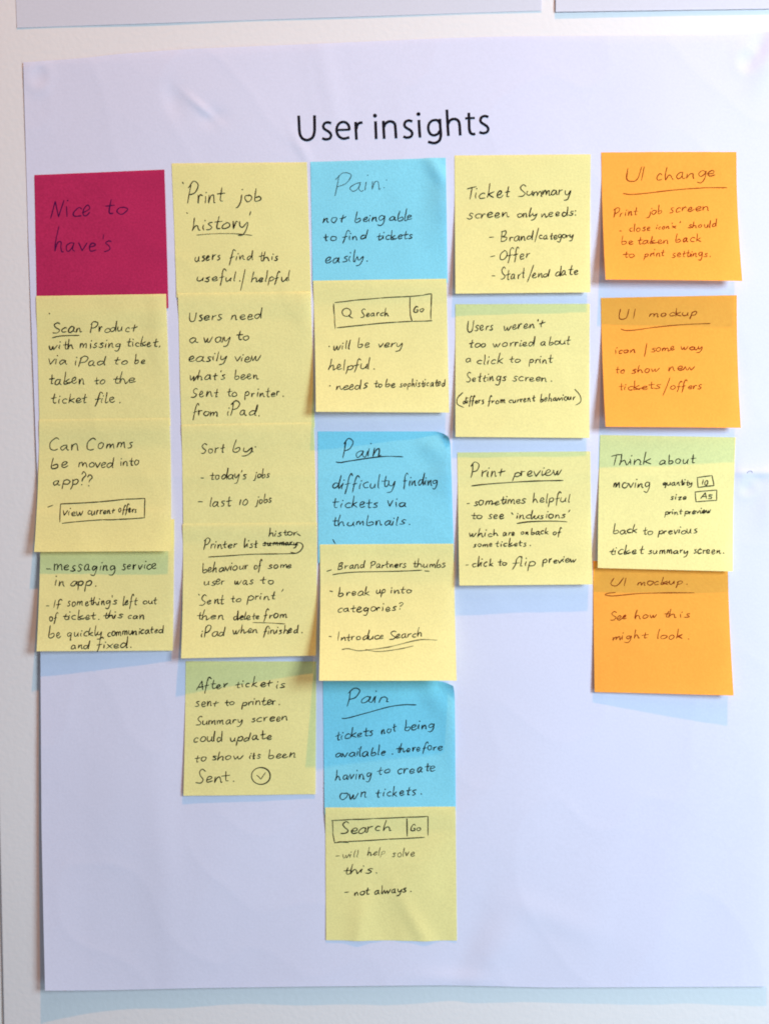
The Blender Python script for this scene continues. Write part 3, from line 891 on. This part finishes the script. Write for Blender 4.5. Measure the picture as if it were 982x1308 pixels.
d2 = Note('orange', [(767, 380.5), (940.5, 377), (945.5, 546.5), (773, 545)], (16, 13), 0,
          'orange sticky note headed UI mockup about an icon to show new tickets or offers', power=1.7, **OK_).crop(755, 365, 200)
d2.line(HW, ('UI', 173, 278, 210, 202, 34), ('mockup', 362, 662, 195, 188, 29))
d2.line(UL, ('~', [(185, 270), (205, 279), (260, 279), (380, 263), (500, 250), (620, 241), (745, 237)]))
d2.line(HW, ('icon', 150, 275, 428, 418, 26), ('~', [(347, 362), (340, 400), (332, 445)]), ('some', 373, 522, 415, 405, 26), ('way', 562, 697, 400, 400, 23))
d2.line(HW, ('to', 152, 210, 548, 548, 25), ('show', 250, 425, 550, 538, 26), ('new', 487, 652, 535, 528, 28))
d2.line(HW, ('tickets', 170, 430, 655, 645, 26), ('~', [(492, 577), (470, 635), (447, 690)]), ('offers', 498, 695, 652, 645, 27))

d4 = Note('orange', [(757, 716.5), (929, 719), (936.5, 888.5), (759, 884)], (4, 12), 0,
          'lowest orange sticky note, headed UI mockup and reading See how this might look', power=1.7, **OK_).crop(745, 715, 200)
d4.line(HW, ('UI', 172, 272, 165, 160, 26), ('mockup.', 337, 652, 162, 152, 27))
d4.line(UL, ('~', [(200, 205), (155, 210), (133, 219), (175, 227), (260, 220), (350, 212), (500, 208), (695, 207)]))
d4.line(HW, ('See', 168, 272, 382, 372, 27), ('how', 323, 465, 370, 362, 27), ('this', 502, 668, 362, 362, 27))
d4.line(HW, ('might', 183, 403, 503, 490, 28), ('look.', 462, 660, 497, 495, 30))

d3 = Note('yellow', [(766, 555.5), (939, 558.5), (935.5, 730), (763, 725.5)], (9, 8), 1,
          'yellow sticky note headed Think about moving quantity and size, between two orange notes', on=[d4]).crop(755, 550, 200)
d3.line(HW, ('Think', 123, 372, 218, 208, 36), ('about', 430, 655, 212, 202, 32))
d3.line(HW, ('moving', 137, 368, 360, 358, 36), ('quantity', 447, 632, 345, 342, 21), ('10', 695, 728, 340, 340, 18))
d3.line(DR, ('|', [(662, 295), (755, 282), (768, 345), (668, 357), (663, 295)]))
d3.line(HW, ('size', 493, 597, 435, 430, 21), ('A5', 685, 762, 428, 428, 19))
d3.line(DR, ('|', [(648, 385), (785, 373), (785, 437), (655, 447), (650, 385)]))
d3.line(HW, ('print', 458, 570, 525, 525, 21), ('preview', 583, 752, 525, 515, 21))
d3.line(HW, ('back', 140, 288, 648, 642, 30), ('to', 322, 382, 650, 650, 27), ('previous', 417, 662, 650, 645, 28))
d3.line(HW, ('ticket', 115, 332, 778, 770, 32), ('summary', 357, 605, 775, 770, 27), ('screen.', 640, 830, 772, 772, 28))

# ------------------------------------------------------------------ the printed heading
def poster_surf(px, py, off):
    return P(px, py, (hp(px, py) + 0.12 + off) * U)


TX, TY, TS = 365, 130, 280 / 982.0
title = Pen(poster_surf, 5)


def ts(pts, w=12.2, straight=False):
    q = [(TX + a * TS, TY + b * TS) for a, b in pts]
    title.stroke(q, w * TS, taper=False, step=1.2)


ts([(58, 62), (59.5, 85), (60.5, 110), (62, 134), (68, 155), (79, 167), (96, 171.5), (113, 166), (124, 153), (129, 132), (129.5, 108), (129.3, 83), (129, 60)], 12.4)
ES = [(.95, .07), (.75, .02), (.52, .0), (.25, .06), (.12, .22), (.2, .36), (.5, .485), (.82, .62), (.94, .79), (.8, .95), (.5, 1.0), (.25, .985), (.02, .92)]


def letter_s(x0, x1, y0, y1):
    ts([(x0 + a * (x1 - x0), y0 + b * (y1 - y0) - a * 2) for a, b in ES], 11.6)


letter_s(163, 206, 93, 169)
ts([(231, 126.5), (258, 125.5), (286, 124.5)], 10)
ts([(285, 127), (283, 109), (273, 95), (257, 90), (241, 96), (231, 110), (228, 128), (233, 147), (245, 160), (262, 165), (285, 159)], 11.6)
ts([(313, 90), (314.5, 130), (317, 170)])
ts([(316, 122), (320, 105), (330, 95), (344, 93)])
ts([(402, 87), (403.5, 130), (405, 167)])
ts([(437, 85), (438.5, 125), (441, 166)])
ts([(440, 112), (446, 98), (460, 89), (476, 89), (488, 99), (491, 118), (494, 164)])
letter_s(526, 569, 85, 161)
ts([(596, 81), (598, 120), (601, 160)])
ts([(691, 98), (680, 84), (664, 82), (648, 90), (639, 106), (639, 127), (648, 144), (663, 150), (680, 144), (690, 130)], 11.5)
ts([(690, 76), (691.5, 110), (694, 145), (691, 167), (680, 180), (662, 185), (637, 179)])
ts([(721, 35), (724, 90), (728, 153)])
ts([(727, 99), (733, 86), (746, 78), (762, 78), (774, 88), (778, 106), (781, 151)])
ts([(819, 49), (820.5, 85), (822, 125), (828, 140), (838, 145), (848, 143)])
ts([(803, 74.5), (825, 73), (846, 72.5)], 10)
letter_s(866, 909, 65, 141)
for dx, dy in ((399.5, 62), (594, 55)):
    pts = [(TX + (dx + 9 * math.cos(t * math.pi / 6)) * TS, TY + (dy + 9 * math.sin(t * math.pi / 6)) * TS) for t in range(12)]
    b = len(title.v)
    title.v += [poster_surf(px, py, 0.1) for px, py in pts]
    title.f.append(tuple(range(b, b + 12)))
obj('printed_heading', title.v, title.f, M['print'], poster, smooth=False)

# a hair-like nick in the paper on the fold at the right
nick = Pen(poster_surf, 9)
nick.stroke([(953.5, 604.5), (955, 602.5), (957.5, 601.6), (959.8, 602.2), (960.2, 603.8)], 0.9)
obj('torn_nick', nick.v, nick.f, M['putty'], poster, smooth=False)
